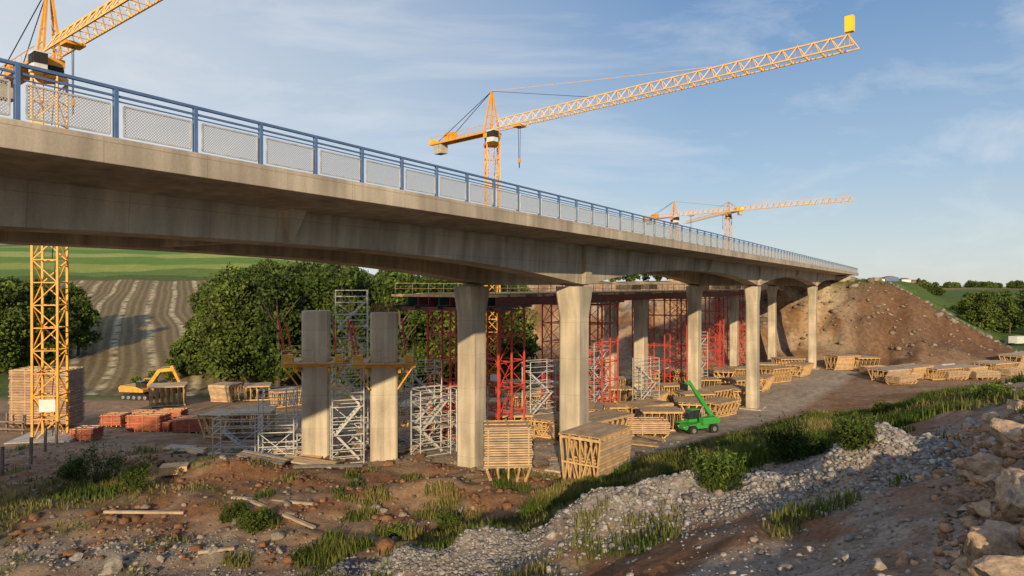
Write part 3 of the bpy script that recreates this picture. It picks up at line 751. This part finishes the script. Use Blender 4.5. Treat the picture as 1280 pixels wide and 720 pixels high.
def shrub(px,py,r,h,hue,n=3200,name='shrub',leaf=.08):
    q=spot(px,py); pts,c=crown((q.x,q.y,q.z-.1),h,r,n,trunk=.05,hue=hue)
    m=n//4; a=rng.uniform(0,6.28,28); rr=r*rng.uniform(.2,1,28); k=rng.integers(0,28,m); t=rng.random(m)
    hh=h*rng.uniform(.9,1.5,28)
    P2=np.stack([q.x+np.cos(a[k])*rr[k]*(.6+.5*t),q.y+np.sin(a[k])*rr[k]*(.6+.5*t),q.z+hh[k]*t],1)+rng.normal(0,.04,(m,3))
    pts=np.concatenate([pts,P2]); c=np.concatenate([c,np.repeat(c[:1]*1.3,m,0)*rng.uniform(.7,1.4,(m,1))])
    mb=MB([M_bark])
    for i in range(7):
        a=rng.uniform(0,6.28); mb.cyl((q.x,q.y,q.z-.1),(q.x+math.cos(a)*r*.6,q.y+math.sin(a)*r*.6,q.z+h*.7),.03,.01,n=5)
    o=leaf_quads(pts,leaf,c,name,M_leaf,1.6); t=mb.build('stems'); t.parent=o
for a in ((895,607,.9,.9,.4),(985,575,1.1,1.3,.2),(1012,566,.8,.7,.3),(1070,552,.8,.6,.6),
          (560,662,.8,.6,.5),(120,606,1.6,2.2,.35),(165,612,1.2,1.5,.5),(90,600,1.0,1.3,.4),(320,660,.9,.7,.7),(290,650,.8,.7,.6),
          (1110,520,.9,.6,.7),(380,700,.6,.4,.4),(1240,500,.8,.5,.7),(500,672,.7,.5,.6)):
    shrub(*a)

def blades(n,xr,yr,thr,hr,name):
    x=rng.uniform(*xr,n); y=rng.uniform(*yr,n); gvals=grassiness(x,y); keep=rng.random(n)*.9+thr<gvals
    x=x[keep];y=y[keep];gv=gvals[keep]; m=len(x); z=T(x,y)
    h=rng.uniform(*hr,m)*(.35+.9*fbm(x*.9,y*.9,3))*(.5+.6*gv); w=.012+.012*rng.random(m)+.0005*y
    a=rng.uniform(0,6.28,m); lean=rng.normal(0,.38,m)*h; dx=np.cos(a);dy=np.sin(a)
    B=np.stack([x,y,z-.03],1); wv=np.stack([dx*w,dy*w,0*w],1); tip=np.stack([x+dy*lean,y-dx*lean,z+h],1); mid=(B+tip)/2+np.stack([-dy*lean*.15,dx*lean*.15,h*.08],1)
    V=np.stack([B-wv,B+wv,mid+wv*.7,tip,mid-wv*.7],1).reshape(-1,3)
    idx=np.arange(m)*5
    F3=np.concatenate([np.stack([idx,idx+1,idx+2],1),np.stack([idx,idx+2,idx+4],1),np.stack([idx+4,idx+2,idx+3],1)])
    tone=fbm(x*.35+11,y*.35,3)[:,None]
    c=lerp(np.array([.085,.13,.022]),np.array([.29,.25,.085]),np.clip((tone-.36)*2.6,0,1))*rng.uniform(.65,1.35,(m,1))
    np_mesh(name,V,F3,np.repeat(c,5,axis=0),[M_grass])
blades(320000,(-14,30),(17,48),.12,(.2,.75),'grass')
blades(150000,(8,62),(44,88),.12,(.3,.8),'grass')
blades(40000,(-40,-14),(28,56),.15,(.25,.7),'grass')

def ico(sub):
    import bmesh
    bm=bmesh.new(); bmesh.ops.create_icosphere(bm,subdivisions=sub,radius=1); bm.verts.ensure_lookup_table()
    V=np.array([v.co[:] for v in bm.verts]); Fc=np.array([[v.index for v in f.verts] for f in bm.faces]); bm.free(); return V,Fc
IV,IF=ico(1)
def stones(x,y,size,cols,name,IV=IV,IF=IF,flat=.65,sink=.2,smooth=False,rough=.28):
    n=len(x); z=T(x,y); k=len(IV)
    R=rng.normal(size=(n,3,3)); Q,_=np.linalg.qr(R)
    V=IV[None]*(1+rng.uniform(-rough,rough,(n,k,1)))*rng.uniform(.6,1.2,(n,1,3))
    V=np.einsum('nkj,nij->nki',V,Q); V[:,:,2]*=flat; V*=size[:,None,None]
    V+=np.stack([x,y,z+size*(flat*.5-sink)],1)[:,None,:]
    Fc=IF[None]+np.arange(n)[:,None,None]*k
    np_mesh(name,V.reshape(-1,3),Fc.reshape(-1,3),np.repeat(cols,k,axis=0),[M_stone],smooth)
def scat(n,xr,yr,mask):
    x=rng.uniform(*xr,n); y=rng.uniform(*yr,n); k=rng.random(n)<mask(x,y); return x[k],y[k]
def gcol(n,warm=0):
    g_=rng.uniform(.13,.36,(n,1)); t=rng.uniform(0,1,(n,1))*.4+warm
    return g_*(np.array([.97,.98,1.0])*(1-t)+np.array([1.1,.85,.62])*t)
x,y=scat(95000,(-11,15),(17,31),lambda x,y:np.exp(-((y-ridge_y(x))/2.1)**2)*sst(-10,-6,x)*(.25+.75*sst(.36,.5,fbm(x*.5+3,y*.5+50,3))))
stones(x,y,rng.gamma(1.8,.02,len(x))+.028,gcol(len(x)),'gravel')
x,y=scat(45000,(-24,17),(10,36),lambda x,y:graviness(x,y)**1.5*.8+.05)
stones(x,y,rng.gamma(1.4,.022,len(x))+.02,gcol(len(x),.3),'gravel')
x,y=scat(5000,(-40,30),(30,60),lambda x,y:.5+0*x)
stones(x,y,rng.gamma(1.3,.05,len(x))+.04,gcol(len(x),.5)*.8,'rubble')
x,y=scat(6000,(50,130),(120,210),lambda x,y:sst(1,5,T(x,y)+4)*.6)
stones(x,y,rng.gamma(1.3,.2,len(x))+.1,gcol(len(x),.6)*.85,'slope_rubble')
V3,F3=ico(4)
def boulder(px,py,r,dz=0,warm=.6,name='boulder',cut=(.45,.8),bright=(.20,.30)):
    q=spot(px,py); V=V3.copy()
    for i in range(16):
        d=rng.normal(size=3); d/=np.linalg.norm(d); c=rng.uniform(*cut); t=V@d; V-=np.outer(np.clip(t-c,0,None),d)
    V+=V3*((fbm(V3[:,0]*2.5+px,V3[:,1]*2.5+V3[:,2]*2,6)-.5)*.38)[:,None]
    V*=np.array([1.3,.95,.85])*r; a=rng.uniform(0,6.28); ca,sa=math.cos(a),math.sin(a)
    V=V@np.array([[ca,sa,0],[-sa,ca,0],[0,0,1]])
    g_=rng.uniform(*bright); base=g_*(np.array([1,.98,.95])*(1-warm)+np.array([1.2,.84,.54])*warm)
    np_mesh(name,V+np.array([q.x,q.y,q.z+r*.12+dz]),F3,np.repeat(base[None],len(V),0)*(.6+.8*fbm(V[:,0]*3,V[:,2]*3,4))[:,None],[M_stone],False)
for a in ((1268,548,.75),(1243,588,.5),(1222,566,.34),(1276,632,.8),(1238,645,.42),(1262,700,.75),(1290,745,.8),(1222,712,.4),(1228,676,.3),(1240,740,.5),(1212,535,.3),(1190,555,.2),(1205,640,.16),(1180,612,.11),(1275,512,.55),(1238,526,.45),(1215,600,.24),(1195,695,.2),(1256,612,.34),(1250,668,.3),(1232,560,.26),(1200,720,.28),(1178,705,.14)):
    boulder(a[0],a[1],a[2],0,.85,cut=(.35,.7),bright=(.24,.34))
for a in ((310,650,.35),(140,714,.6),(95,700,.35),(1100,712,.2),(1060,700,.15),(690,715,.22),(560,700,.2),(1015,690,.14),(265,690,.3),(350,690,.25),(200,700,.25),(690,672,.3),(30,690,.45),(575,640,.3),(480,640,.3),(1140,700,.16),(1090,670,.14)):
    boulder(a[0],a[1],a[2],0,.25)
x,y=scat(3500,(-30,10),(30,52),lambda x,y:sst(.42,.58,fbm(x*.6+30,y*.6,4)))
stones(x,y,rng.gamma(1.4,.06,len(x))+.04,np.array([[.19,.10,.055]])*rng.uniform(.7,1.4,(len(x),1)),'soil_clods')
x,y=scat(6000,(6,18),(9,24),lambda x,y:sst(-1,1,x-.64*y))
stones(x,y,rng.gamma(1.5,.045,len(x))+.03,gcol(len(x),.6)*np.array([1.1,.85,.68]),'rubble')

# ---------------------------------------------------------------- light & sky
EL=15
az=Vector((-.04,-.999))
S=Vector((az.x,az.y,math.tan(math.radians(EL)))).normalized()
sd=bpy.data.lights.new('sun','SUN'); sd.energy=5.0; sd.angle=math.radians(.5); sd.color=(1,.76,.46)
so=link(bpy.data.objects.new('sun',sd)); so.rotation_euler=S.to_track_quat('Z','Y').to_euler()
w=bpy.data.worlds.new('World'); scene.world=w; w.use_nodes=True; nt=w.node_tree; bg=nt.nodes['Background']
sk=N(nt,'ShaderNodeTexSky'); sk.sky_type='NISHITA'; sk.sun_disc=False; sk.sun_elevation=math.radians(EL); sk.sun_rotation=math.atan2(S.x,S.y); sk.air_density=1.0; sk.dust_density=.6; sk.ozone_density=1.8
tc=N(nt,'ShaderNodeTexCoord')
sx=N(nt,'ShaderNodeSeparateXYZ'); nt.links.new(tc.outputs['Generated'],sx.inputs[0])
rp=N(nt,'ShaderNodeValToRGB'); nt.links.new(sx.outputs[2],rp.inputs[0])
e=rp.color_ramp.elements; e[0].position=0; e[0].color=(.70,.72,.70,1); e[1].position=1; e[1].color=(.06,.14,.35,1)
for ps,cc in ((.05,(.58,.67,.72,1)),(.16,(.38,.53,.71,1)),(.38,(.15,.30,.56,1))):
    k=e.new(ps); k.color=cc
sc_=N(nt,'ShaderNodeVectorMath',operation='SCALE'); sc_.inputs[3].default_value=1/.12; nt.links.new(rp.outputs[0],sc_.inputs[0])
m1=N(nt,'ShaderNodeMixRGB'); m1.inputs[0].default_value=.82; nt.links.new(sk.outputs[0],m1.inputs[1]); nt.links.new(sc_.outputs[0],m1.inputs[2])
hz=N(nt,'ShaderNodeMapRange'); hz.inputs[1].default_value=.25; hz.inputs[2].default_value=-.6; hz.inputs[3].default_value=0; hz.inputs[4].default_value=.78; nt.links.new(sx.outputs[0],hz.inputs[0])
m2=N(nt,'ShaderNodeMixRGB'); nt.links.new(hz.outputs[0],m2.inputs[0]); nt.links.new(m1.outputs[0],m2.inputs[1]); m2.inputs[2].default_value=(6.2,6.5,6.7,1)
mp=N(nt,'ShaderNodeMapping'); mp.inputs['Rotation'].default_value=(.25,.45,.55); mp.inputs['Scale'].default_value=(1.0,9,12)
nt.links.new(tc.outputs['Generated'],mp.inputs[0])
no=N(nt,'ShaderNodeTexNoise',Scale=1.3,Detail=10,Roughness=.62,Distortion=.35); nt.links.new(mp.outputs[0],no.inputs['Vector'])
mr=N(nt,'ShaderNodeMapRange'); mr.inputs[1].default_value=.49; mr.inputs[2].default_value=.80; mr.inputs[3].default_value=0; mr.inputs[4].default_value=.5; nt.links.new(no.outputs[0],mr.inputs[0])
mx=N(nt,'ShaderNodeMixRGB'); nt.links.new(mr.outputs[0],mx.inputs[0]); nt.links.new(m2.outputs[0],mx.inputs[1]); mx.inputs[2].default_value=(7.0,7.1,7.2,1)
nt.links.new(mx.outputs[0],bg.inputs[0]); bg.inputs[1].default_value=.12

cam=bpy.data.cameras.new('camera'); co=link(bpy.data.objects.new('camera',cam)); co.location=(0,0,CAMZ)
co.rotation_euler=(math.radians(90-.13),0,0); cam.lens=36*F/1280; cam.sensor_width=36; cam.clip_start=.1; cam.clip_end=8000
scene.camera=co
scene.view_settings.view_transform='Standard'; scene.view_settings.look='None'; scene.view_settings.exposure=0
